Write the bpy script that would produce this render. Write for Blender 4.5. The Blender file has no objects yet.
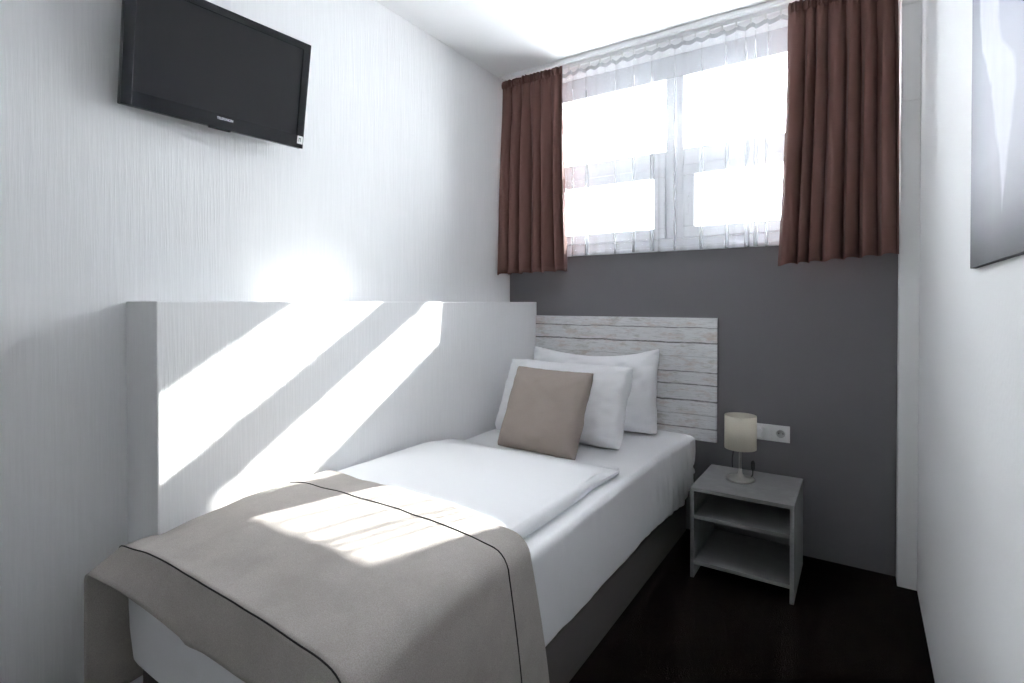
import bpy, bmesh, math, random
from math import sin, cos, pi, radians, exp, sqrt
from mathutils import Vector, Matrix, noise
random.seed(7)
scene = bpy.context.scene
COL = scene.collection

# ------------------------------------------------------------------ helpers
def link(o, parent=None):
    COL.objects.link(o)
    if parent is not None:
        o.parent = parent
    return o

def obj(name, verts, faces, mat, parent=None, smooth=False, mats=None, fmat=None):
    me = bpy.data.meshes.new(name)
    me.from_pydata([tuple(v) for v in verts], [], faces)
    for m in (mats or [mat]):
        me.materials.append(m)
    if fmat:
        for p, k in zip(me.polygons, fmat):
            p.material_index = k
    if smooth:
        for p in me.polygons:
            p.use_smooth = True
    me.update()
    return link(bpy.data.objects.new(name, me), parent)

def bm_obj(name, bm, mat, parent=None, smooth=False):
    bmesh.ops.recalc_face_normals(bm, faces=bm.faces)
    me = bpy.data.meshes.new(name)
    bm.to_mesh(me); bm.free()
    me.materials.append(mat)
    if smooth:
        for p in me.polygons:
            p.use_smooth = True
    return link(bpy.data.objects.new(name, me), parent)

def bm_box(bm, x0, x1, y0, y1, z0, z1, bev=0.0, seg=2):
    r = bmesh.ops.create_cube(bm, size=1.0)
    vs = r['verts']
    for v in vs:
        v.co = Vector((x0 + (v.co.x + .5) * (x1 - x0), y0 + (v.co.y + .5) * (y1 - y0), z0 + (v.co.z + .5) * (z1 - z0)))
    if bev > 0:
        es = list({e for v in vs for e in v.link_edges})
        bmesh.ops.bevel(bm, geom=es, offset=bev, segments=seg, affect='EDGES', profile=.5)

def box(name, b, mat, parent=None, bev=0.0, seg=2):
    bm = bmesh.new(); bm_box(bm, *b, bev=bev, seg=seg)
    return bm_obj(name, bm, mat, parent)

def boxes(name, bl, mat, parent=None, bev=0.0):
    bm = bmesh.new()
    for b in bl:
        bm_box(bm, *b, bev=bev)
    return bm_obj(name, bm, mat, parent)

def tube(name, pts, r, mat, parent=None, n=8, cap=True):
    pts = [Vector(p) for p in pts]
    V = []; F = []
    for i, p in enumerate(pts):
        t = (pts[min(i + 1, len(pts) - 1)] - pts[max(i - 1, 0)]).normalized()
        a = t.cross(Vector((0.31, 0.17, 0.93)))
        if a.length < .05:
            a = t.cross(Vector((1, 0, 0)))
        a.normalize(); b = t.cross(a)
        for k in range(n):
            w = 2 * pi * k / n
            V.append(p + a * (r * cos(w)) + b * (r * sin(w)))
    for i in range(len(pts) - 1):
        for k in range(n):
            F.append((i * n + k, i * n + (k + 1) % n, (i + 1) * n + (k + 1) % n, (i + 1) * n + k))
    if cap:
        F.append(tuple(range(n - 1, -1, -1)))
        F.append(tuple((len(pts) - 1) * n + k for k in range(n)))
    return obj(name, V, F, mat, parent, smooth=True)

def lathe(name, prof, c, mat, parent=None, n=48):
    V = []; F = []
    for (r, z) in prof:
        for k in range(n):
            w = 2 * pi * k / n
            V.append((c[0] + r * cos(w), c[1] + r * sin(w), c[2] + z))
    m = len(prof)
    for i in range(m - 1):
        for k in range(n):
            F.append((i * n + k, i * n + (k + 1) % n, (i + 1) * n + (k + 1) % n, (i + 1) * n + k))
    return obj(name, V, F, mat, parent, smooth=True)

def empty(name, loc):
    o = bpy.data.objects.new(name, None)
    o.location = loc
    o.empty_display_size = .05
    return link(o)

def adopt(root, *kids):
    """children are modelled in world space: shift them so that the empty sits at the thing's base"""
    for k in kids:
        k.parent = root
        k.location = Vector(k.location) - root.location

def tag(o, label, cat, group=None):
    o['label'] = label; o['category'] = cat
    if group:
        o['group'] = group
    return o

def struct(o):
    o['kind'] = 'structure'
    return o

def sstep(a, b, x):
    t = max(0., min(1., (x - a) / (b - a)))
    return t * t * (3 - 2 * t)

def nz(x, y, z=0.):
    return noise.noise(Vector((x, y, z)))

# ---------------------------------------------------------------- materials
class NT:
    def __init__(self, name):
        self.m = bpy.data.materials.new(name)
        self.m.use_nodes = True
        self.t = self.m.node_tree
        self.b = self.t.nodes['Principled BSDF']
        self.out = self.t.nodes['Material Output']
    def n(self, typ, **kw):
        x = self.t.nodes.new(typ)
        for k, v in kw.items():
            setattr(x, k, v)
        return x
    def l(self, a, b):
        self.t.links.new(a, b)
    def val(self, sock, v):
        if hasattr(v, 'is_linked') or isinstance(v, bpy.types.NodeSocket):
            self.l(v, sock)
        else:
            sock.default_value = v
    def math(self, op, a, b=None, c=None, clamp=False):
        x = self.n('ShaderNodeMath', operation=op, use_clamp=clamp)
        self.val(x.inputs[0], a)
        if b is not None: self.val(x.inputs[1], b)
        if c is not None: self.val(x.inputs[2], c)
        return x.outputs[0]
    def mix(self, f, a, b, mode='MIX'):
        x = self.n('ShaderNodeMix', data_type='RGBA', blend_type=mode)
        self.val(x.inputs[0], f); self.val(x.inputs[6], a); self.val(x.inputs[7], b)
        return x.outputs[2]
    def coord(self, scale=(1, 1, 1), loc=(0, 0, 0)):
        tc = self.n('ShaderNodeTexCoord')
        mp = self.n('ShaderNodeMapping')
        mp.inputs['Scale'].default_value = scale
        mp.inputs['Location'].default_value = loc
        self.l(tc.outputs['Object'], mp.inputs[0])
        return mp.outputs[0]
    def noise(self, co, scale, detail=3, rough=.55):
        x = self.n('ShaderNodeTexNoise')
        self.l(co, x.inputs['Vector'])
        x.inputs['Scale'].default_value = scale
        x.inputs['Detail'].default_value = detail
        x.inputs['Roughness'].default_value = rough
        return x.outputs[0]
    def ramp(self, f, stops, interp='LINEAR'):
        x = self.n('ShaderNodeValToRGB')
        x.color_ramp.interpolation = interp
        el = x.color_ramp.elements
        while len(el) < len(stops):
            el.new(.5)
        for e, (p, c) in zip(el, stops):
            e.position = p
            e.color = (c, c, c, 1) if not isinstance(c, tuple) else (*c, 1)
        self.l(f, x.inputs[0])
        return x.outputs[0]
    def bump(self, h, strength, dist=.01):
        x = self.n('ShaderNodeBump')
        x.inputs['Strength'].default_value = strength
        x.inputs['Distance'].default_value = dist
        self.l(h, x.inputs['Height'])
        self.l(x.outputs[0], self.b.inputs['Normal'])
        return x.outputs[0]

def c4(c): return (*c, 1.0)

def basic(name, col, rough=.5, metal=0., spec=.5, var=0., vscale=20., bump=0., bscale=80., bdist=.004, stretch=(1, 1, 1), sheen=0.):
    t = NT(name)
    t.b.inputs['Roughness'].default_value = rough
    t.b.inputs['Metallic'].default_value = metal
    t.b.inputs['Specular IOR Level'].default_value = spec
    if sheen:
        t.b.inputs['Sheen Weight'].default_value = sheen
    co = t.coord(stretch)
    lo = tuple(max(0, c * (1 - var)) for c in col); hi = tuple(min(1, c * (1 + var)) for c in col)
    f = t.noise(co, vscale, 4)
    t.l(t.mix(f, c4(lo), c4(hi)), t.b.inputs['Base Color'])
    if bump:
        t.bump(t.noise(co, bscale, 3), bump, bdist)
    return t.m

# wallpaper with fine raised vertical strands
def wallpaper(name, col, strength=.17):
    t = NT(name)
    t.b.inputs['Roughness'].default_value = .65
    t.b.inputs['Specular IOR Level'].default_value = .25
    a = t.noise(t.coord((1, 1, .035)), 150, 3, .6)
    b = t.noise(t.coord((1, 1, .06), (3, 5, 1)), 60, 2, .5)
    h = t.math('ADD', t.ramp(a, [(.42, 0.), (.62, 1.)]), t.math('MULTIPLY', b, .6))
    t.l(t.mix(t.ramp(a, [(.35, 0.), (.65, 1.)]), c4(tuple(x * .965 for x in col)), c4(col)), t.b.inputs['Base Color'])
    t.bump(h, strength, .0025)
    return t.m

M = {}
M['paper'] = wallpaper('white_strand_wallpaper', (.88, .885, .89))
M['white_wall'] = basic('white_wall_paint', (.88, .885, .89), .7, spec=.2, var=.02, vscale=3, bump=.18, bscale=70)
M['ceiling'] = basic('ceiling_paint', (.92, .92, .92), .8, spec=.1, var=.01, vscale=2, bump=.08, bscale=120)
M['grey_wall'] = basic('grey_wall_paint', (.162, .158, .168), .55, spec=.3, var=.04, vscale=4, bump=.12, bscale=160, bdist=.002)
M['casing'] = basic('casing_paint', (.84, .845, .84), .5, var=.03, vscale=5)
M['pvc'] = basic('window_pvc', (.66, .67, .70), .35, var=.01)
M['steel'] = basic('brushed_steel', (.43, .42, .40), .28, metal=1., var=.06, vscale=40)
M['black'] = basic('black_plastic', (.012, .012, .014), .4, var=.1)
M['tv_black'] = basic('gloss_black_plastic', (.009, .009, .012), .25, var=.1, spec=.38)
M['socket'] = basic('socket_white_plastic', (.78, .78, .77), .35, var=.02)
M['well'] = basic('socket_well_shaded', (.45, .45, .44), .45)  # white socket plastic greyed: shade of the recess put into the colour
M['dark'] = basic('socket_dark_hole', (.05, .05, .05), .6)
M['rail'] = basic('rail_white_plastic', (.82, .82, .83), .4, var=.02)
M['logo'] = basic('logo_silver', (.75, .75, .78), .4, var=.02)

def carpet():
    t = NT('dark_carpet')
    t.b.inputs['Roughness'].default_value = 1.
    t.b.inputs['Specular IOR Level'].default_value = .05
    co = t.coord()
    f = t.noise(co, 260, 3, .7); g = t.noise(co, 6, 4, .6)
    c = t.mix(f, c4((.003, .0024, .0025)), c4((.012, .0085, .008)))
    c = t.mix(t.ramp(g, [(.45, 0.), (.7, .5)]), c, c4((.013, .008, .0065)))
    t.l(c, t.b.inputs['Base Color'])
    t.bump(f, .8, .006)
    return t.m
M['carpet'] = carpet()

def fabric(name, lo, hi, weave=900., rough=.95, bump=.35, cloud=.0, stretch=(1, 1, 1), transl=0.):
    t = NT(name)
    t.b.inputs['Roughness'].default_value = rough
    t.b.inputs['Specular IOR Level'].default_value = .12
    t.b.inputs['Sheen Weight'].default_value = .08
    co = t.coord(stretch)
    f = t.noise(co, weave, 2, .7)
    g = t.noise(t.coord(), 7, 4, .6)
    c = t.mix(t.ramp(f, [(.3, 0.), (.7, 1.)]), c4(lo), c4(hi))
    if cloud:
        c = t.mix(t.math('MULTIPLY', t.ramp(g, [(.4, 0.), (.65, 1.)]), cloud), c, c4(tuple(x * .8 for x in lo)))
    t.l(c, t.b.inputs['Base Color'])
    t.bump(f, bump, .002)
    if transl:
        tr = t.n('ShaderNodeBsdfTranslucent'); t.l(c, tr.inputs[0])
        mx = t.n('ShaderNodeMixShader'); mx.inputs[0].default_value = transl
        t.l(t.b.outputs[0], mx.inputs[1]); t.l(tr.outputs[0], mx.inputs[2])
        t.l(mx.outputs[0], t.out.inputs['Surface'])
    return t.m
M['linen'] = basic('white_bed_linen', (.87, .87, .885), .85, spec=.15, var=.015, vscale=300, bump=.12, bscale=14, bdist=.012)
M['throw'] = fabric('taupe_throw_weave', (.36, .328, .302), (.50, .465, .435), weave=420, bump=.5, cloud=.35)
M['cushion'] = fabric('beige_cushion_weave', (.31, .262, .234), (.375, .318, .286), weave=600, bump=.3)
M['piping'] = basic('dark_piping', (.02, .018, .018), .8)
M['bedbase'] = fabric('charcoal_bed_base', (.078, .068, .066), (.115, .102, .099), weave=500, bump=.3)
M['curtain'] = fabric('brown_curtain_cloth', (.145, .074, .064), (.178, .092, .079), weave=700, rough=.75, bump=.08, transl=.09)
M['shade'] = fabric('cream_lampshade', (.74, .70, .60), (.80, .76, .66), weave=300, rough=.8, bump=.1, transl=.3)
M['bulb'] = basic('frosted_bulb', (.85, .84, .8), .3)

def laminate():
    t = NT('grey_wood_laminate')
    t.b.inputs['Roughness'].default_value = .45
    t.b.inputs['Specular IOR Level'].default_value = .4
    f = t.noise(t.coord((6, 40, 40)), 3, 5, .65)
    g = t.noise(t.coord(), 14, 4, .6)
    c = t.mix(f, c4((.18, .18, .183)), c4((.27, .27, .273)))
    c = t.mix(t.ramp(g, [(.5, 0.), (.75, .5)]), c, c4((.31, .31, .31)))
    t.l(c, t.b.inputs['Base Color'])
    t.bump(f, .1, .002)
    return t.m
M['laminate'] = laminate()

def headboard_mat():
    t = NT('whitewashed_plank_print')
    t.b.inputs['Roughness'].default_value = .5
    t.b.inputs['Specular IOR Level'].default_value = .35
    tc = t.n('ShaderNodeTexCoord')
    sp = t.n('ShaderNodeSeparateXYZ'); t.l(tc.outputs['Object'], sp.inputs[0])
    X, Z = sp.outputs[0], sp.outputs[2]
    co = t.coord((1.6, 1, 16)); co2 = t.coord((3, 1, 9), (4, 0, 2)); co3 = t.coord((4, 1, 60), (1, 0, 7))
    grain = t.noise(co, 5, 6, .65); patch = t.noise(co2, 2.2, 6, .7); fine = t.noise(co3, 4, 5, .7)
    base = t.mix(grain, c4((.60, .60, .615)), c4((.88, .88, .885)))
    # worn patches: pinkish, tan and grey where the whitewash has gone
    base = t.mix(t.ramp(patch, [(.52, 0.), (.66, .85)]), base, c4((.60, .50, .46)))
    p2 = t.noise(t.coord((2.5, 1, 8), (9, 0, 5)), 2.5, 6, .7)
    base = t.mix(t.ramp(p2, [(.55, 0.), (.70, .85)]), base, c4((.44, .42, .36)))
    base = t.mix(t.ramp(fine, [(.53, 0.), (.68, .8)]), base, c4((.36, .35, .35)))
    wob = t.math('MULTIPLY', t.math('SUBTRACT', t.noise(t.coord((5, 1, 2)), 1.2, 4, .6), .5), .016)
    zz = t.math('ADD', Z, wob)
    brk = t.noise(t.coord((7, 1, 25), (2, 0, 3)), 1.5, 4, .7)
    tot = None
    for z, w, s in ((1.113, .0028, .75), (1.031, .0036, 1.0), (.955, .0015, .35), (.872, .003, .75), (.803, .0032, .9), (.716, .004, 1.0), (.640, .002, .5), (.568, .003, .8)):
        d = t.math('ABSOLUTE', t.math('SUBTRACT', zz, z))
        g = t.math('SUBTRACT', 1., t.math('DIVIDE', d, w * 1.6), clamp=True)
        g = t.math('MULTIPLY', g, s)
        tot = g if tot is None else t.math('MAXIMUM', tot, g)
    m = t.math('MULTIPLY', t.math('MULTIPLY', tot, 1.35), t.ramp(brk, [(.28, .25), (.55, 1.)]), clamp=True)
    base = t.mix(m, base, c4((.09, .085, .085)))
    t.l(base, t.b.inputs['Base Color'])
    return t.m
M['planks'] = headboard_mat()

def glass():
    t = NT('window_glass')
    for n in list(t.t.nodes):
        if n != t.out: t.t.nodes.remove(n)
    tr = t.n('ShaderNodeBsdfTransparent'); tr.inputs[0].default_value = (.95, .97, .97, 1)
    gl = t.n('ShaderNodeBsdfGlossy'); gl.inputs['Roughness'].default_value = .02
    fr = t.n('ShaderNodeFresnel'); fr.inputs[0].default_value = 1.3
    mx = t.n('ShaderNodeMixShader')
    t.l(fr.outputs[0], mx.inputs[0]); t.l(tr.outputs[0], mx.inputs[1]); t.l(gl.outputs[0], mx.inputs[2])
    t.l(mx.outputs[0], t.out.inputs['Surface'])
    return t.m
M['glass'] = glass()

def voile(name, open_f, open_g):
    t = NT(name)
    for n in list(t.t.nodes):
        if n != t.out: t.t.nodes.remove(n)
    tr = t.n('ShaderNodeBsdfTransparent')
    tl = t.n('ShaderNodeBsdfTranslucent'); tl.inputs[0].default_value = (.58, .59, .61, 1)
    df = t.n('ShaderNodeBsdfDiffuse'); df.inputs[0].default_value = (.58, .59, .61, 1)
    m1 = t.n('ShaderNodeMixShader'); m1.inputs[0].default_value = .88
    t.l(tl.outputs[0], m1.inputs[1]); t.l(df.outputs[0], m1.inputs[2])
    lw = t.n('ShaderNodeLayerWeight'); lw.inputs[0].default_value = .35
    # threads close up when the cloth is seen along its surface
    f = t.math('MULTIPLY_ADD', lw.outputs['Facing'], open_g - open_f, open_f, clamp=True)
    m2 = t.n('ShaderNodeMixShader')
    t.l(f, m2.inputs[0]); t.l(m1.outputs[0], m2.inputs[1]); t.l(tr.outputs[0], m2.inputs[2])
    t.l(m2.outputs[0], t.out.inputs['Surface'])
    return t.m
M['voile'] = voile('white_voile', .955, .50)
M['voile_gather'] = voile('white_voile_gathered', .62, .30)
M['voile_dense'] = voile('white_voile_tape', .12, .0)

# ------------------------------------------------------------------ setting
XL, XR, ZC, YR = -1.97, .21, 2.705, -3.75     # left wall, right wall, ceiling, rear wall
XH, YH, ZH = -1.761, -2.232, 1.254            # half wall face, end and top
struct(box('floor', (XL - .12, XR + .12, YR - .12, .30, -.10, 0), M['carpet']))
struct(box('ceiling', (XL - .12, XR + .12, YR - .12, .30, ZC, ZC + .1), M['ceiling']))
struct(box('wall_left', (XL - .12, XL, YR - .12, .30, 0, ZC), M['paper']))
struct(box('wall_right', (XR, XR + .12, YR - .12, .30, 0, ZC), M['white_wall']))
struct(box('wall_rear', (XL, XR, YR - .12, YR, 0, ZC), M['grey_wall']))
struct(box('wall_half', (XL, XH, YH, 0, 0, ZH), M['paper'], bev=.004))
# back wall: grey parapet below, white around and above the window opening
OX0, OX1, OZ0, OZ1 = -1.82, .115, 1.555, 2.665
bm = bmesh.new()
bm_box(bm, XL, XR, 0, .30, 0, OZ0)
for b in ((XL, OX0, 0, .30, OZ0, ZC), (OX1, XR, 0, .30, OZ0, ZC), (OX0, OX1, 0, .30, OZ1, ZC), (OX0, OX1, .19, .30, 2.528, OZ1)):
    bm_box(bm, *b)
wb = bm_obj('wall_back', bm, M['grey_wall'])
wb.data.materials.append(M['white_wall'])
for p in wb.data.polygons:
    if p.center.z > OZ0 + .005 or (abs(p.center.z - OZ0) < .005 and p.normal.z > .9):
        p.material_index = 1
struct(wb)
# boxed-in pipe casing in the right corner
struct(boxes('trim_1', [(.139, XR, -.10, 0, 0, 2.122), (.1405, XR, -.0985, 0, 2.122, 2.125), (.139, XR, -.10, 0, 2.125, 2.538), (.1405, XR, -.0985, 0, 2.538, 2.541), (.139, XR, -.10, 0, 2.541, ZC)], M['casing'], bev=.003))

# window: white plastic frame, two fixed lights above, two opening sashes below
fy0, fy1 = .085, .142
W0, W1 = OX0, OX1
wf = boxes('window_1', [
    (W0, W1, fy0, fy1, OZ0, 1.615), (W0, W1, fy0, fy1, 2.535, OZ1),
    (W0, W0 + .065, fy0, fy1, 1.615, 2.535), (W1 - .065, W1, fy0, fy1, 1.615, 2.535),
    (-.948, -.847, fy0, fy1, 1.615, 2.535),
    (W0 + .065, -.948, fy0, fy1, 2.015, 2.125), (-.847, W1 - .065, fy0, fy1, 2.015, 2.125)], M['pvc'], bev=.006)
struct(wf)
for (a, b) in ((W0 + .065, -.948), (-.847, W1 - .065)):
    g = box('upper_pane', (a, b, .118, .126, 2.125, 2.535), M['glass'], wf)
    s = .066
    sash = boxes('sash', [(a, b, .070, .132, 1.617, 1.679), (a, b, .070, .132, 1.970, 2.028),
                          (a, a + s, .070, .132, 1.679, 1.970), (b - s, b, .070, .132, 1.679, 1.970)], M['pvc'], wf, bev=.006)
    box('sash_pane', (a + s, b - s, .100, .108, 1.679, 1.970), M['glass'], sash)
hx = -.847 + .03
boxes('sash_handle', [(hx - .012, hx + .012, .062, .070, 1.80, 1.87), (hx - .007, hx + .007, .045, .062, 1.835, 1.85),
                      (hx - .008, hx + .008, .038, .047, 1.74, 1.85)], M['pvc'], wf, bev=.002)
struct(box('trim_2', (W0, W1, -.012, fy0, OZ0 - .018, OZ0 + .004), M['pvc'], bev=.004))   # inner window board

# rear door, behind the camera
dr = struct(boxes('door_1', [(-1.3, -.45, YR, YR + .03, .005, 2.03), (-1.37, -1.3, YR, YR + .045, 0, 2.10), (-.45, -.38, YR, YR + .045, 0, 2.10), (-1.3, -.45, YR, YR + .045, 2.03, 2.10)], M['casing'], bev=.004))
boxes('door_handle', [(-.55, -.51, YR + .03, YR + .038, .93, 1.13), (-.54, -.52, YR + .038, YR + .075, 1.06, 1.08), (-.64, -.52, YR + .068, YR + .082, 1.06, 1.08)], M['steel'], dr, bev=.003)

# ------------------------------------------------------------ rounded boxes
def rounded_box(name, b, r, mat, parent, step=.04, disp=None, rfn=None):
    x0, x1, y0, y1, z0, z1 = b
    def axis(a, c):
        n = max(2, int(round((c - a - 2 * r) / step)))
        L = [a + r * (1 - cos(pi / 2 * k / 5)) * 1.0 for k in range(5)]
        L = [a + r * k / 5 for k in range(5)]
        L += [a + r + (c - a - 2 * r) * k / n for k in range(n + 1)]
        L += [c - r * (4 - k) / 5 for k in range(5)]
        return L
    A = [axis(x0, x1), axis(y0, y1), axis(z0, z1)]
    idx = {}; V = []; F = []
    def vid(i, j, k):
        key = (i, j, k)
        if key not in idx:
            p = Vector((A[0][i], A[1][j], A[2][k]))
            q = Vector((min(max(p.x, x0 + r), x1 - r), min(max(p.y, y0 + r), y1 - r), min(max(p.z, z0 + r), z1 - r)))
            d = p - q
            nn = d.normalized() if d.length > 1e-9 else Vector((0, 0, 1))
            p2 = q + nn * r
            if disp:
                p2 = p2 + disp(p2, nn)
            idx[key] = len(V); V.append(p2)
        return idx[key]
    nx, ny, nzz = (len(a) - 1 for a in A)
    for i in range(nx):
        for j in range(ny):
            F.append((vid(i, j, 0), vid(i, j + 1, 0), vid(i + 1, j + 1, 0), vid(i + 1, j, 0)))
            F.append((vid(i, j, nzz), vid(i + 1, j, nzz), vid(i + 1, j + 1, nzz), vid(i, j + 1, nzz)))
    for i in range(nx):
        for k in range(nzz):
            F.append((vid(i, 0, k), vid(i + 1, 0, k), vid(i + 1, 0, k + 1), vid(i, 0, k + 1)))
            F.append((vid(i, ny, k), vid(i, ny, k + 1), vid(i + 1, ny, k + 1), vid(i + 1, ny, k)))
    for j in range(ny):
        for k in range(nzz):
            F.append((vid(0, j, k), vid(0, j, k + 1), vid(0, j + 1, k + 1), vid(0, j + 1, k)))
            F.append((vid(nx, j, k), vid(nx, j + 1, k), vid(nx, j + 1, k + 1), vid(nx, j, k + 1)))
    return obj(name, V, F, mat, parent, smooth=True)

# ----------------------------------------------------------------- the bed
bed = empty('single_bed', (-1.27, -1.16, 0))
tag(bed, 'single box-spring bed with white fitted sheet and charcoal base beside the half-height wall', 'bed')
base = box('bed_base', (-1.745, -.792, -2.285, -.03, .0, .202), M['bedbase'], bev=.012, seg=3)

def sheet_disp(p, n):
    d = Vector((0, 0, 0))
    hd = sstep(-.60, -.05, p.y)
    if p.x > -.87 and n.x > .2:                     # right flank: loose near the head, fine vertical pleats
        d.x += .034 * hd * n.x
        am = sstep(-.85, -.30, p.y) * sstep(.54, .45, p.z)
        pl = nz(p.y * 30 + p.z * 5, p.z * 1.5, 1.3) * .024 * am + nz(p.y * 62 + p.z * 9, p.z * 2, 8) * .012 * am
        pl += abs(nz(p.y * 3.1, .3, 7)) * -.006 * exp(-(nz(p.y * 2.3, .2, 3) / .05) ** 2)
        d.x += pl * n.x
        d.x += nz(p.y * 6, p.z * 3, 4) * .004 * n.x
        d.x -= .008 * sstep(.32, .20, p.z) * (1 - hd)
        d.z += -.010 * sstep(.24, .20, p.z) * (.5 + nz(p.y * 9, 0, 2)) * (1 - hd)
        d.z += .11 * sstep(-.22, -.03, p.y) * sstep(.40, .21, p.z)
    if n.z > .5:
        d.z += nz(p.x * 5, p.y * 4, 2) * .004 + nz(p.x * 14, p.y * 9, 6) * .0015
    if n.x < -.2 and p.y < -2.2:                    # past the end of the half wall the sheet bellies out
        d.x -= .045 * sstep(-2.236, -2.275, p.y) * sstep(.20, .32, p.z) + .01 * sstep(-2.236, -2.275, p.y)
    if p.y < -2.2:
        d.y += nz(p.x * 5, p.z * 8, 5) * .008
        d.z += .02 * sstep(.3, .2, p.z) * sin((p.x + 1.74) * 3.2) * -.6
    return d
mattress = rounded_box('mattress', (-1.745, -.776, -2.305, -.022, .205, .535), .026, M['linen'], None, step=.0125, disp=sheet_disp)
adopt(bed, base, mattress)

# headboard panel on the wall
hb = box('headboard_panel', (XH + .002, -.6396, -.017, -.001, .502, 1.167), M['planks'], bev=.0015)
tag(hb, 'whitewashed plank-print headboard panel fixed to the grey wall behind the pillows', 'headboard')

# duvet
def crown(x):
    return max(0., 1 - abs((x + 1.285) / .46) ** 3.0)
def duvet_disp(p, n):
    d = Vector((0, 0, 0))
    if n.z > .3:
        d.z += .022 * crown(p.x) * sstep(-.90, -1.10, p.y) + nz(p.x * 3, p.y * 2.2, 9) * .005 + nz(p.x * 9 + p.y * 4, p.y * 5, 3) * .0022
        d.z -= .022 * sstep(-1.12, -.91, p.y)
    k = max(0., min(1., (p.z - .537) / .045))        # pressed down at the foot, under the throw
    d.z -= k * (.012 * sstep(-1.56, -1.72, p.x) * sstep(-1.85, -2.20, p.y) + .010 * sstep(-1.9, -2.15, p.y) + .022 * sstep(-2.06, -2.28, p.y))
    if n.x > .3:
        d.x += nz(p.y * 4, 1, 3) * .008 + .006 * sstep(-1.1, -.92, p.y) * n.x
    if n.y > .3:
        d.y += nz(p.x * 4, 1, 6) * .012
    return d
duvet = rounded_box('duvet', (-1.738, -.832, -2.285, -.905, .5365, .586), .0235, M['linen'], None, step=.022, disp=duvet_disp)
tag(duvet, 'flat white duvet spread over the bed, its top edge below the beige cushion', 'duvet')

# ---------------------------------------------------------------- bed throw
def throw():
    ys = [-1.678, -1.682, -1.69] + [-1.70 - .022 * k for k in range(25)] + [-2.236, -2.246, -2.262, -2.28, -2.30, -2.32, -2.335]
    NF = 10
    rows = [(y, 0.) for y in ys] + [(-2.335, (k + 1) / NF) for k in range(NF)]
    xl, xr, rl, rr = -1.748, -.771, .030, .060
    ncol_top = 44
    V = []; F = []
    seam_a = []; seam_b = []
    ncols = None
    for j, (y, s) in enumerate(rows):
        pts = []
        z0 = .597 - .006 * sstep(-1.9, -2.15, y) - .024 * sstep(-2.10, -2.34, y)
        wave = lambda x, yy: nz(x * 4, yy * 3.2, 4.4) * .007 + nz(x * 9, yy * 7, 2.2) * .0035 + nz((x + yy) * 12, (x - yy) * 4, 6) * .0020
        Ld = .385 if y < -2.24 else .055
        # left drop, bottom to top
        for k in range(14):
            q = 1 - k / 13
            pts.append((xl - .004 * sin(q * 3) , z0 - rl - (Ld) * q, 'L', q))
        for k in range(1, 5):
            w = pi / 2 * k / 5
            pts.append((xl + rl * (1 - cos(w)), z0 - rl + rl * sin(w), 'T', 0))
        for k in range(ncol_top + 1):
            x = xl + rl + (xr - rr - xl - rl) * k / ncol_top
            pts.append((x, z0, 'T', 0))
        for k in range(1, 7):
            w = pi / 2 * k / 7
            pts.append((xr - rr + rr * sin(w), z0 - rr + rr * cos(w), 'T', 0))
        for k in range(20):
            q = k / 19
            pts.append((xr + .012 * sin(q * 2.2) + .010 * q * nz(y * 6, 1, 1) * 2, z0 - rr - .47 * q, 'R', q))
        ncols = len(pts)
        for i, (x, z, side, q) in enumerate(pts):
            skew = -.05 * (x + 1.74) / .95 * sstep(-1.9, -1.655, y) * .0
            yy = y
            yy += -.03 * sstep(-1.25, -.80, x) * sstep(-1.9, -1.68, y) + .03 * sstep(-1.5, -1.75, x) * sstep(-1.8, -1.68, y)            # head hem runs down to the right
            yy += -.020 * (x + 1.25) * sstep(-2.0, -2.33, y)                        # foot fold turned slightly
            if side == 'R':
                yy += .10 * q * sstep(-2.0, -1.68, y)                               # right flap swings towards the head
            ed = sstep(-1.56, -1.74, x) * sstep(-1.9, -2.25, y)
            zz = z + (wave(x, y) + .019 * crown(x) if side == 'T' else 0) - (.012 * ed if side in 'TL' else 0)
            x -= .036 * sstep(-2.238, -2.275, y) * sstep(-1.66, -1.74, x)
            # the foot flap: hangs close to the mattress, flares out at the free left corner
            if s > 0:
                fl = sstep(-1.35, -1.76, x)
                dy = -.022 * sin(s * pi * .5) * (1 - fl) - .082 * s * fl
                dz = -.132 * s * (1 - fl) - .046 * s * fl
                rip = nz(x * 5, 3.3, 1) * .010 * s - .007 * s * exp(-((x + 1.40 - .09 * s) / .035) ** 2)
                yy += dy + rip * (1 - .6 * fl)
                zz += dz
            V.append(Vector((x, yy, zz)))
    nrow = len(rows)
    for j in range(nrow - 1):
        for i in range(ncols - 1):
            a = j * ncols + i
            F.append((a, a + ncols, a + ncols + 1, a + 1))
    o = obj('bed_throw', V, F, M['throw'], None, smooth=True)
    sd = o.modifiers.new('thickness', 'SOLIDIFY'); sd.thickness = .006; sd.offset = -1
    # dark piped seams, a hand's width in from the head hem and along the foot fold
    js = min(range(len(ys)), key=lambda k: abs(ys[k] + 1.82))
    for j in (js, len(ys) - 1):
        i0 = 14
        P = []
        for i in range(i0, ncols):
            c = V[j * ncols + i]
            P.append(c + Vector((.001 if i > ncols - 22 else 0, -.0008 if j == len(ys) - 1 else 0, .001 if i < ncols - 22 else 0)))
        tube('piping', P, .0019, M['piping'], o, n=6)
    tag(o, 'taupe woven bed throw with dark piped seams draped over the foot of the bed', 'blanket')
    return o
throw()

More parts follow.
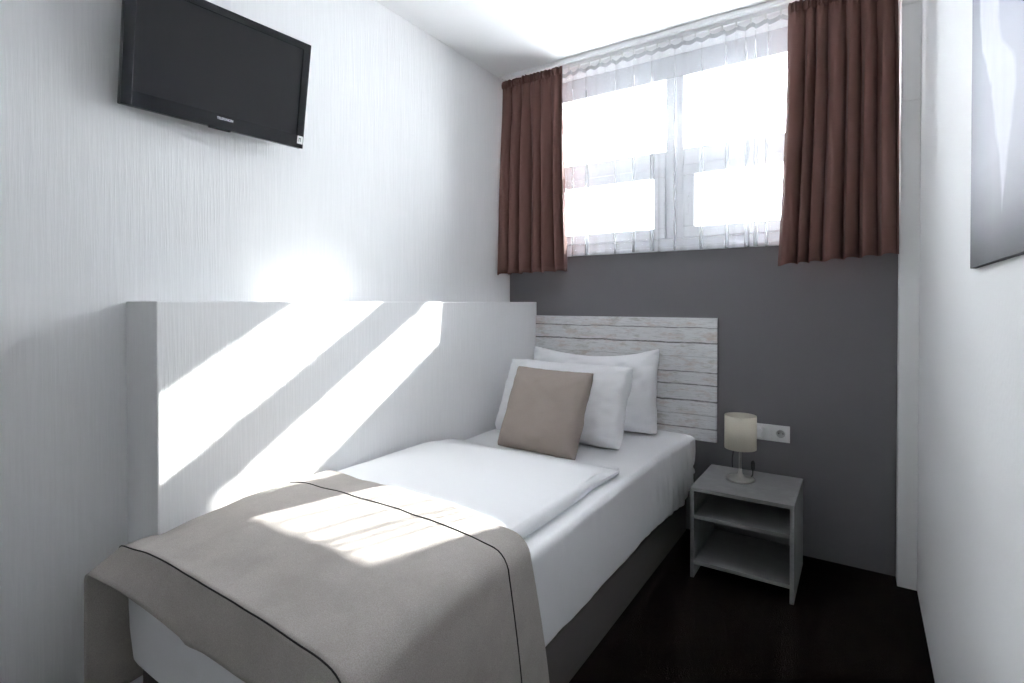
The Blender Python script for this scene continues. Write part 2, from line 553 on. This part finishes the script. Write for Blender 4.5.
# ------------------------------------------------------------------ pillows
def pillow(name, w, h, T, mat, loc, tilt, roll=0., yaw=0., ktop=.10, kbot=.04, kside=.06, n=44, wr=.006, seed=0., slump=.0, edge=.40, ear=0., rnd=.035):
    V = []; F = []
    def co(u, v, s):
        x = w / 2 * u * (1 - kside * (1 - v * v) * abs(u) ** 3)
        kz = ktop if v > 0 else kbot
        z = h / 2 * (1 + v * (1 - kz * (1 - u * u) ** 1.2 * abs(v) ** 3))
        t = T / 2 * (max(0, 1 - abs(u) ** 2.6) * max(0, 1 - abs(v) ** 2.6)) ** edge
        t *= 1 + slump * -v * .6
        # creases running in from the corners and seams
        e = (1 - (1 - u * u) * (1 - v * v))
        cr = nz(u * 5 + seed, v * 5, seed) * wr + nz((u - v) * 9 + seed, (u + v) * 3, seed + 3) * wr * .8 * e
        cr += nz(u * 12, v * 3 + seed, 5) * wr * .6 * e
        t = max(0, t + (cr if t > .004 else 0))
        y = -s * t
        q = 1 - rnd * (u * u * v * v) ** 3
        x *= q; z = h / 2 + (z - h / 2) * q
        z += ear * sstep(.6, 1, u) * sstep(.4, 1, v)
        x += nz(v * 3, seed, 1) * .006 * abs(u) ** 3
        return Vector((x, y, z))
    N = n + 1
    ids = {}
    for s in (1, -1):
        for j in range(N):
            for i in range(N):
                b = i in (0, n) or j in (0, n)
                key = (i, j, 0 if b else s)
                if key in ids: continue
                u = -cos(pi * i / n); v = -cos(pi * j / n)
                u = .45 * u + .55 * (2 * i / n - 1); v = .45 * v + .55 * (2 * j / n - 1)
                ids[key] = len(V); V.append(co(u, v, s))
    g = lambda i, j, s: ids[(i, j, 0 if (i in (0, n) or j in (0, n)) else s)]
    for s in (1, -1):
        for j in range(n):
            for i in range(n):
                q = (g(i, j, s), g(i + 1, j, s), g(i + 1, j + 1, s), g(i, j + 1, s))
                F.append(q if s == 1 else q[::-1])
    R = Matrix.Rotation(yaw, 4, 'Z') @ Matrix.Rotation(-tilt, 4, 'X') @ Matrix.Rotation(roll, 4, 'Y')
    o = obj(name, V, F, mat, None, smooth=True)
    o.matrix_world = Matrix.Translation(loc) @ R
    return o

p1 = pillow('pillow', .81, .455, .22, M['linen'], (-1.302, -.185, .537), radians(7), roll=radians(-.5), ktop=.22, kbot=.03, kside=.06, seed=2.1, wr=.013, slump=.35, ear=.012)
tag(p1, 'white pillow standing against the plank headboard, behind the other white pillow', 'pillow')
p2 = pillow('pillow', .745, .425, .23, M['linen'], (-1.322, -.575, .540), radians(24), roll=radians(.5), ktop=.06, kbot=.05, kside=.05, seed=5.7, wr=.010, slump=.35)
tag(p2, 'white pillow leaning in the middle, between the beige cushion and the rear white pillow', 'pillow')
cu = pillow('cushion', .435, .42, .15, M['cushion'], (-1.280, -.835, .541), radians(25), roll=radians(1.0), yaw=radians(-1), ktop=.05, kbot=.03, kside=.05, seed=9.2, wr=.004, slump=.15, rnd=.02)
tag(cu, 'square beige cushion leaning at the front of the white pillows', 'cushion')

# --------------------------------------------------------------- nightstand
nx0, nx1, ny0, ny1, nh = -.646, -.2255, -.515, -.104, .411
ns = empty('nightstand', ((nx0 + nx1) / 2, (ny0 + ny1) / 2, 0))
tag(ns, 'grey laminate nightstand with two open shelves beside the bed', 'nightstand')
t_ = .016
kids = [box('top', (nx0, nx1, ny0, ny1, nh - t_, nh), M['laminate'], bev=.0012)]
for a in (nx0, nx1 - t_):
    kids.append(box('side_panel', (a, a + t_, ny0 + .001, ny1 - .001, 0, nh - t_), M['laminate'], bev=.0012))
for z in (.286, .078):
    kids.append(box('shelf', (nx0 + t_, nx1 - t_, ny0 + .003, ny1 - .004, z - t_, z), M['laminate'], bev=.0012))
adopt(ns, *kids)

# --------------------------------------------------------------- table lamp
lx, ly, lz = -.474, -.287, nh + .0005
lamp = empty('table_lamp', (lx, ly, nh))
tag(lamp, 'small table lamp with cream drum shade and steel foot on the nightstand', 'lamp')
k1 = lathe('base', [(0, 0), (.060, 0), (.0635, .003), (.0625, .008), (.056, .0115), (.036, .014), (.020, .019), (.011, .028), (.0075, .040), (.0065, .055), (0, .055)], (lx, ly, lz), M['steel'])
k2 = lathe('stem', [(0, .05), (.0065, .05), (.0065, .20), (.010, .20), (.010, .205), (0, .205)], (lx, ly, lz), M['steel'], n=20)
k3 = lathe('lamp_shade', [(.0690, .150), (.0705, .150), (.0705, .306), (.0690, .306), (.0690, .150)], (lx, ly, lz), M['shade'], n=64)
k4 = lathe('bulb_holder', [(0, .195), (.015, .195), (.015, .235), (.012, .238), (0, .238)], (lx, ly, lz), M['socket'], n=24)
k5 = lathe('bulb', [(.010, .238), (.018, .250), (.0215, .262), (.020, .275), (.012, .285), (0, .288)], (lx, ly, lz), M['bulb'], n=24)
sup = []
bm = bmesh.new()
for k in range(3):
    w = 2 * pi * k / 3 + .4
    r = bmesh.ops.create_cube(bm, size=1.)
    bmesh.ops.scale(bm, vec=(.067, .003, .003), verts=r['verts'])
    bmesh.ops.translate(bm, vec=(.0345, 0, 0), verts=r['verts'])
    bmesh.ops.rotate(bm, matrix=Matrix.Rotation(w, 3, 'Z'), verts=r['verts'])
bmesh.ops.translate(bm, vec=(lx, ly, lz + .215), verts=bm.verts)
k6 = bm_obj('shade_spider', bm, M['steel'])
# cord: from the plug down behind the table and back up to the foot, with an in-line switch on the top
cord_pts = []
ctrl = [(-.450, -.047, .590), (-.500, -.075, .565), (-.540, -.085, .50), (-.545, -.088, .40), (-.51, -.070, .28), (-.46, -.065, .30), (-.445, -.085, .405),
        (-.440, -.112, .432), (-.436, -.16, .470), (-.434, -.185, .482), (-.432, -.205, .460), (-.430, -.222, .428), (-.434, -.238, .420), (-.440, -.250, .420)]
ctrl = [Vector(c) for c in ctrl]
for i in range(len(ctrl) - 1):
    a, b, c, d = ctrl[max(i - 1, 0)], ctrl[i], ctrl[i + 1], ctrl[min(i + 2, len(ctrl) - 1)]
    for k in range(6):
        u = k / 6
        cord_pts.append(.5 * ((2 * b) + (c - a) * u + (2 * a - 5 * b + 4 * c - d) * u * u + (3 * b - a - 3 * c + d) * u ** 3))
cord_pts.append(ctrl[-1])
k7 = tube('cord', cord_pts, .0028, M['black'])
sw = lathe('cord_switch', [(0, -.026), (.006, -.024), (.010, -.014), (.010, .014), (.006, .024), (0, .026)], (0, 0, 0), M['black'], n=14)
sw.matrix_world = Matrix.Translation((-.434, -.190, .460)) @ Matrix.Rotation(radians(8), 4, 'X') @ Matrix.Diagonal((1, .8, 1, 1))
k8 = boxes('plug', [(-.470, -.417, -.048, -.0125, .562, .615)], M['socket'], bev=.008)
adopt(lamp, k1, k2, k3, k4, k5, k6, k7, sw, k8)

# --------------------------------------------------------------- wall outlet
out = empty('wall_outlet', (-.376, -.001, .59))
tag(out, 'double white wall outlet on the grey wall behind the table lamp', 'socket')
gang = []
def ring_plate(name, cx, half, hole, y0, y1, m, cz=.590):
    """square plate y0 (front) .. y1 (back) with a round hole"""
    n = 48; V = []; F = []
    for y in (y0, y1):
        for k in range(n):
            w = 2 * pi * k / n; c, q = cos(w), sin(w); e = half / max(abs(c), abs(q))
            V.append((cx + c * e, y, cz + q * e)); V.append((cx + c * hole, y, cz + q * hole))
    for k in range(n):
        a, b = 2 * k, 2 * ((k + 1) % n); o2 = 2 * n
        F += [(a, b, b + 1, a + 1), (o2 + a, o2 + a + 1, o2 + b + 1, o2 + b), (a, o2 + a, o2 + b, b), (a + 1, b + 1, o2 + b + 1, o2 + a + 1)]
    return obj(name, V, F, m)
for gx in (-.4175, -.3345):
    gang.append(ring_plate('frame_plate', gx, .0408, .0275, -.009, -.001, M['socket']))
gang.append(box('insert', (-.4175 - .0274, -.4175 + .0274, -.0115, -.009, .5626, .6174), M['socket'], bev=.0015))
gang.append(ring_plate('insert', -.3345, .0282, .0200, -.0120, -.0088, M['socket']))
well = lathe('socket_well', [(.0200, 0.), (.0198, -.0105), (0, -.0105)], (0, 0, 0), M['well'], n=40)
well.matrix_world = Matrix.Translation((-.3345, -.0120, .590)) @ Matrix.Rotation(radians(90), 4, 'X')
pins = boxes('pin_hole', [(-.3345 + q - .0026, -.3345 + q + .0026, -.0021, -.0012, .5874, .5926) for q in (-.0095, .0095)], M['dark'])
adopt(out, *gang, well, pins)

# --------------------------------------------------------------- television
tv = empty('television', (0, 0, 0))
tag(tv, 'black flat-screen television mounted high on the left wallpapered wall', 'television')
W_, H_ = .613, .397
hw, hh = W_ / 2, H_ / 2
body = box('casing', (-hw, hw, .004, .028, -hh, hh), M['tv_black'], tv, bev=.004)
bl, bt, bb = .030, .026, .047       # bezel widths: sides, top, bottom
bez = bmesh.new()
for b in ((-hw, -hw + bl, -.004, .004, -hh, hh), (hw - bl, hw, -.004, .004, -hh, hh), (-hw + bl, hw - bl, -.004, .004, hh - bt, hh), (-hw + bl, hw - bl, -.004, .004, -hh, -hh + bb)):
    bm_box(bez, *b, bev=.0012)
bezel = bm_obj('bezel', bez, M['tv_black'], tv)
scr_t = NT('tv_screen'); scr_t.b.inputs['Roughness'].default_value = .30
scr_t.l(scr_t.mix(scr_t.noise(scr_t.coord(), 3), c4((.016, .016, .018)), c4((.019, .019, .022))), scr_t.b.inputs['Base Color'])
scr_t.b.inputs['Specular IOR Level'].default_value = .32
box('screen', (-hw + bl - .001, hw - bl + .001, .0005, .0042, -hh + bb - .001, hh - bt + .001), scr_t.m, tv)
box('receiver_lip', (-.045, .027, -.002, .012, -hh - .006, -hh + .001), M['tv_black'], tv, bev=.0015)
cu_ = bpy.data.curves.new('logo_text', 'FONT'); cu_.body = 'TELEFUNKEN'; cu_.size = .0115; cu_.align_x = 'CENTER'; cu_.align_y = 'CENTER'; cu_.extrude = .0004; cu_.offset = .0003
to = bpy.data.objects.new('logo_tmp', cu_); COL.objects.link(to)
bpy.context.view_layer.update()
me = bpy.data.meshes.new_from_object(to.evaluated_get(bpy.context.evaluated_depsgraph_get()))
bpy.data.objects.remove(to); me.name = 'brand_lettering'
me.materials.clear(); me.materials.append(M['logo'])
lg = link(bpy.data.objects.new('brand_lettering', me), tv)
wid = max(v.co.x for v in me.vertices) - min(v.co.x for v in me.vertices)
lg.matrix_local = Matrix.Translation((.004, -.0046, -hh + .033)) @ Matrix.Rotation(radians(90), 4, 'X') @ Matrix.Diagonal((.055 / wid, 1, 1, 1))
st = box('sticker', (hw - .027, hw - .003, -.0046, -.0040, -hh + .016, -hh + .046), M['socket'], tv)
boxes('sticker_mark', [(hw - .021, hw - .0185, -.0050, -.0046, -hh + .024, -hh + .038), (hw - .0185, hw - .012, -.0050, -.0046, -hh + .035, -hh + .038),
                       (hw - .0145, hw - .012, -.0050, -.0046, -hh + .024, -hh + .036)], M['dark'], st)
# mount
box('mount_arm', (-.03, .03, .028, .055, -.04, .04), M['black'], tv, bev=.003)
yaw, tilt = -.065, .162
r_ = Vector((-sin(yaw), cos(yaw), 0)); n0 = Vector((cos(yaw), sin(yaw), 0)); zz = Vector((0, 0, 1))
n_ = n0 * cos(tilt) - zz * sin(tilt); u_ = zz * cos(tilt) + n0 * sin(tilt)
mw = Matrix.Identity(4)
for k in range(3):
    mw[k][0] = r_[k]; mw[k][1] = -n_[k]; mw[k][2] = u_[k]
tv.matrix_world = Matrix.Translation((-1.86, -1.962, 2.06)) @ mw
bpy.context.view_layer.update()
mp = box('wall_plate', (XL + .0005, XL + .050, -2.03, -1.90, 2.00, 2.13), M['black'], None, bev=.003)
mp.parent = tv; mp.matrix_parent_inverse = tv.matrix_world.inverted()

# ------------------------------------------------------------ curtain rail
rail = empty('curtain_rail', (-.9, -.09, 2.68))
tag(rail, 'white double curtain track fixed to the ceiling above the window', 'curtain rail')
kids = []
for y0, y1 in ((-.075, -.053), (-.140, -.118)):
    kids.append(boxes('track', [(-1.945, .135, y0, y1, ZC - .006, ZC - .001), (-1.945, .135, y0, y0 + .004, ZC - .018, ZC - .006), (-1.945, .135, y1 - .004, y1, ZC - .018, ZC - .006)], M['rail']))
kids.append(box('track_web', (-1.945, .135, -.118, -.075, ZC - .007, ZC - .001), M['rail']))
for x in (-1.952, .130):
    kids.append(box('end_cap', (x, x + .012, -.145, -.050, ZC - .026, ZC - .001), M['rail'], bev=.003))
adopt(rail, *kids)

# --------------------------------------------------------------- sheer voile
def sheer():
    x0, x1, zt, zb = -1.70, -.20, 2.668, 1.535
    NU, NV = 700, 40
    V = []; F = []
    hooks = 22
    PL = [(.145, .022), (.205, .030), (.33, .018), (.405, .026), (.475, .032), (.56, .022), (.655, .026), (.735, .030), (.80, .036), (.83, .03), (.87, .026), (.93, .03)]
    def ph(u):
        return 2 * pi * 11 * u + 2.2 * nz(u * 7, .3, 1) + 1.2 * nz(u * 17, 2.3, 1)
    for j in range(NV + 1):
        t = j / NV
        for i in range(NU + 1):
            u = i / NU
            x = x0 + (x1 - x0) * u
            sc = abs(sin(pi * hooks * u))
            ztop = zt - .016 * sc
            hem = zb + .008 * nz(u * 6, 7, 2) + .004 * sin(ph(u))
            z = ztop + (hem - ztop) * t
            amp = .006 + .012 * sstep(0, .5, t)
            loc = .35 + .9 * max(0, nz(u * 4.3, 5.5, 3) + .25)
            # the folds stand sharper where the cloth bunches
            y = -.056 + amp * loc * sin(ph(u)) + .004 * sin(2 * ph(u) + 1)
            y += .010 * exp(-((u - .07) / .010) ** 2) + .016 * exp(-((u - .80) / .008) ** 2) * sstep(.05, .3, t) + .014 * exp(-((u - .50) / .008) ** 2) * t
            x += .012 * loc * cos(ph(u)) * sstep(0, .4, t)
            for c, A in PL:                       # pleats where the cloth doubles back on itself
                d = (u - c) / .0065
                if abs(d) < 4:
                    e = exp(-d * d / 2) * sstep(-.1, .25, t)
                    x -= A * d * e
                    y += .024 * e
            V.append((x, y, z))
    for j in range(NV):
        for i in range(NU):
            a = j * (NU + 1) + i
            F.append((a, a + NU + 1, a + NU + 2, a + 1))
    fm = []
    for j in range(NV):
        for i in range(NU):
            u = (i + .5) / NU
            fm.append(1 if j > 3 and any(abs(u - c) < .0062 for c, A in PL) else 0)   # many layers gathered in one pleat
    o = obj('sheer_curtain', V, F, None, None, smooth=True, mats=[M['voile'], M['voile_gather']], fmat=fm)
    # heading tape and doubled hem
    def band(name, ja, jb, off, ztrim):
        VV = []; FF = []
        for i in range(NU + 1):
            a = Vector(V[ja * (NU + 1) + i]); b = Vector(V[jb * (NU + 1) + i])
            if ztrim: b.z = a.z + (b.z - a.z) * ztrim
            VV += [a + Vector((0, off, 0)), b + Vector((0, off, 0))]
        for i in range(NU):
            FF.append((2 * i, 2 * i + 1, 2 * i + 3, 2 * i + 2))
        return obj(name, VV, FF, M['voile_dense' if ja == 0 else 'voile'], o, smooth=True)
    band('heading_tape', 0, 1, -.0015, .8)
    band('hem', NV - 1, NV, -.0012, None)
    for k in range(hooks + 1):
        u = k / hooks
        xx = x0 + (x1 - x0) * u
        boxes('hook', [(xx - .004, xx + .004, -.068, -.060, zt - .010, ZC - .021)], M['socket'], o)
    tag(o, 'white transparent sheer curtain across the window, between the brown curtains', 'curtain')
sheer()

# ------------------------------------------------------------- brown curtains
def curtain(x0t, x1t, x0b, x1b, folds, zt, zb, seed, label, hem_tilt=0., yc=-.118, pocket=.045):
    NU, NV = 260, 44
    V = []; F = []
    def ph(u):
        return 2 * pi * folds * u + 2.4 * nz(u * 4.5 + seed, seed, 1) + .8 * nz(u * 11, seed, 3)
    def pos(u, t):
        # width grows a little towards the hem
        e = t ** 1.3
        x = (x0t + (x1t - x0t) * u) * (1 - e) + (x0b + (x1b - x0b) * u) * e
        A = .012 + .022 * sstep(0, .35, t) + .008 * t
        m = .75 + .5 * nz(u * 5 + seed, 9, 2)
        p = ph(u) + .5 * nz(t * 1.5, u * 3, seed)
        s = sin(p)
        y = yc - A * m * (2 * abs(sin(p / 2)) ** .75 - 1.1) - .030 * t * (1.3 - u if x0t < -1 else .7)
        x += .010 * m * cos(p) * sstep(.02, .4, t)
        # gathers at the heading
        g = 1 - sstep(0., .09, t)
        y -= g * (.006 * sin(2 * pi * folds * 2.6 * u + seed) + .004 * nz(u * 60, t * 10, seed))
        y += nz(u * 9, t * 3, seed + 4) * .004
        z = zt + (zb - zt) * t + hem_tilt * (u - .5) * t - .004 * s * t
        z += .006 * nz(u * 45, 3, seed) * g
        return Vector((x, y, z))
    for j in range(NV + 1):
        t = j / NV
        t = t ** 1.15
        for i in range(NU + 1):
            V.append(pos(i / NU, t))
    for j in range(NV):
        for i in range(NU):
            a = j * (NU + 1) + i
            F.append((a, a + NU + 1, a + NU + 2, a + 1))
    o = obj('curtain', V, F, M['curtain'], None, smooth=True)
    sd = o.modifiers.new('thickness', 'SOLIDIFY'); sd.thickness = .0025
    # ruffled heading band in front
    VV = []; FF = []
    for i in range(NU * 2 + 1):
        u = i / (NU * 2)
        for k in range(7):
            q = k / 6
            p = pos(u, .004 + .036 * q)
            bul = sin(q * pi) * .008
            p.y -= .006 + bul + .006 * nz(u * 38 * folds / 8, q * 2, seed + 6) + .003 * sin(2 * pi * folds * 4.3 * u)
            p.z += .008 * nz(u * 30, 1, seed) * (1 - q)
            VV.append(p)
    for i in range(NU * 2):
        for k in range(6):
            a = i * 7 + k
            FF.append((a, a + 1, a + 8, a + 7))
    hd = obj('gathered_heading', VV, FF, M['curtain'], o, smooth=True)
    sd = hd.modifiers.new('thickness', 'SOLIDIFY'); sd.thickness = .002
    tag(o, label, 'curtain')
    return o
curtain(-1.945, -1.512, -1.955, -1.480, 6.3, 2.675, 1.435, 1.7, 'short brown curtain hanging left of the window, beside the wallpapered wall', hem_tilt=.01)
curtain(-.300, .125, -.345, .128, 7.2, 2.675, 1.445, 4.9, 'short brown curtain hanging right of the window, beside the white pipe casing', hem_tilt=.035)

# --------------------------------------------------------------- wall picture
def art():
    t = NT('abstract_print')
    t.b.inputs['Roughness'].default_value = .55
    t.b.inputs['Specular IOR Level'].default_value = .2
    tc = t.n('ShaderNodeTexCoord')
    sp = t.n('ShaderNodeSeparateXYZ'); t.l(tc.outputs['Object'], sp.inputs[0])
    Y, Z = sp.outputs[1], sp.outputs[2]          # Y runs 0 at the far edge to -.6, Z 0 to .9
    u = t.math('MULTIPLY', Y, -1.); v = Z
    w1 = t.math('MULTIPLY', t.math('SUBTRACT', t.noise(t.coord((1, 2.5, 1.2)), 4, 4, .6), .5), .05)
    uu = t.math('ADD', u, w1)
    vn = t.math('DIVIDE', v, .9)
    vignette = t.ramp(vn, [(0., (.10, .10, .115)), (.04, (.17, .17, .19)), (.10, (.34, .34, .38)), (.22, (.50, .51, .58)), (.42, (.54, .56, .66)), (.62, (.46, .49, .60)), (.85, (.42, .46, .56)), (1., (.38, .42, .5))])
    side = t.ramp(t.math('DIVIDE', uu, .6), [(0., (.42, .43, .45)), (.12, (.60, .61, .64)), (.40, (1., 1., 1.)), (1., (.92, .93, .97))])
    base = t.mix(1., t.mix(1., vignette, side, 'MULTIPLY'), c4((.84, .84, .85)), 'MULTIPLY')
    # pale pouring shape: centre and half width along the height
    cen = t.ramp(vn, [(.08, .527), (.156, .54), (.20, .54), (.24, .535), (.295, .535), (.36, .50), (.41, .40), (.47, .33), (.55, .30), (1., .26)])
    wid = t.ramp(vn, [(.075, .0), (.115, .022), (.156, .05), (.20, .07), (.24, .115), (.295, .145), (.34, .16), (.38, .14), (.42, .12), (.50, .14), (.55, .16), (1., .2)])
    d = t.math('ABSOLUTE', t.math('SUBTRACT', t.math('DIVIDE', uu, .6), cen))
    k = t.math('DIVIDE', t.math('SUBTRACT', wid, d), .03, clamp=True)
    soft = t.math('MULTIPLY', k, t.math('MULTIPLY_ADD', t.noise(t.coord((1, 3, 1)), 9, 4, .6), .5, .55), clamp=True)
    col = t.mix(soft, base, c4((.68, .69, .75)))
    t.l(col, t.b.inputs['Base Color'])
    return t.m
bm = bmesh.new(); bm_box(bm, 0, .0115, -.60, 0, 0, .90, bev=.001)
pic = bm_obj('wall_picture', bm, art())
pic.location = (.198, -1.462, 1.324)
tag(pic, 'unframed abstract print in pale grey and white on the right wall', 'picture')

# ------------------------------------------------------------------- lights
sun = bpy.data.lights.new('sun', 'SUN'); sun.energy = 14.; sun.angle = radians(.53); sun.color = (1., .975, .945)
so = link(bpy.data.objects.new('sun', sun))
so.rotation_euler = Vector((-.341, -1., -.616)).to_track_quat('-Z', 'Y').to_euler()
so.location = (1.5, 4, 4)
w = bpy.data.worlds.new('sky'); scene.world = w; w.use_nodes = True
bg = w.node_tree.nodes['Background']
bg.inputs[0].default_value = (.935, .95, 1., 1); bg.inputs[1].default_value = 18.5

# ------------------------------------------------------------------- camera
cd = bpy.data.cameras.new('camera'); cam = link(bpy.data.objects.new('camera', cd))
cd.sensor_fit = 'HORIZONTAL'; cd.sensor_width = 36.; cd.lens = 533.07 / 1024 * 36
cd.shift_y = -33.24 / 1024
cd.clip_start = .02
a, b = radians(33.2253), radians(.611)
fw = Vector((-sin(a) * cos(b), cos(a) * cos(b), -sin(b)))
cam.location = (0, -2.9819, 1.25)
cam.rotation_euler = fw.to_track_quat('-Z', 'Y').to_euler()
scene.camera = cam

# ----------------------------------------------------------------- rendering
vs = scene.view_settings
vs.view_transform = 'Standard'; vs.look = 'None'; vs.gamma = 1.; vs.use_curve_mapping = False
vs.exposure = .8
cy = scene.cycles
cy.use_denoising = True
try:
    cy.denoiser = 'OPENIMAGEDENOISE'
except Exception:
    pass
cy.max_bounces = 14; cy.diffuse_bounces = 8; cy.transparent_max_bounces = 24; cy.transmission_bounces = 8
cy.sample_clamp_indirect = 12.
cy.caustics_reflective = False; cy.caustics_refractive = False
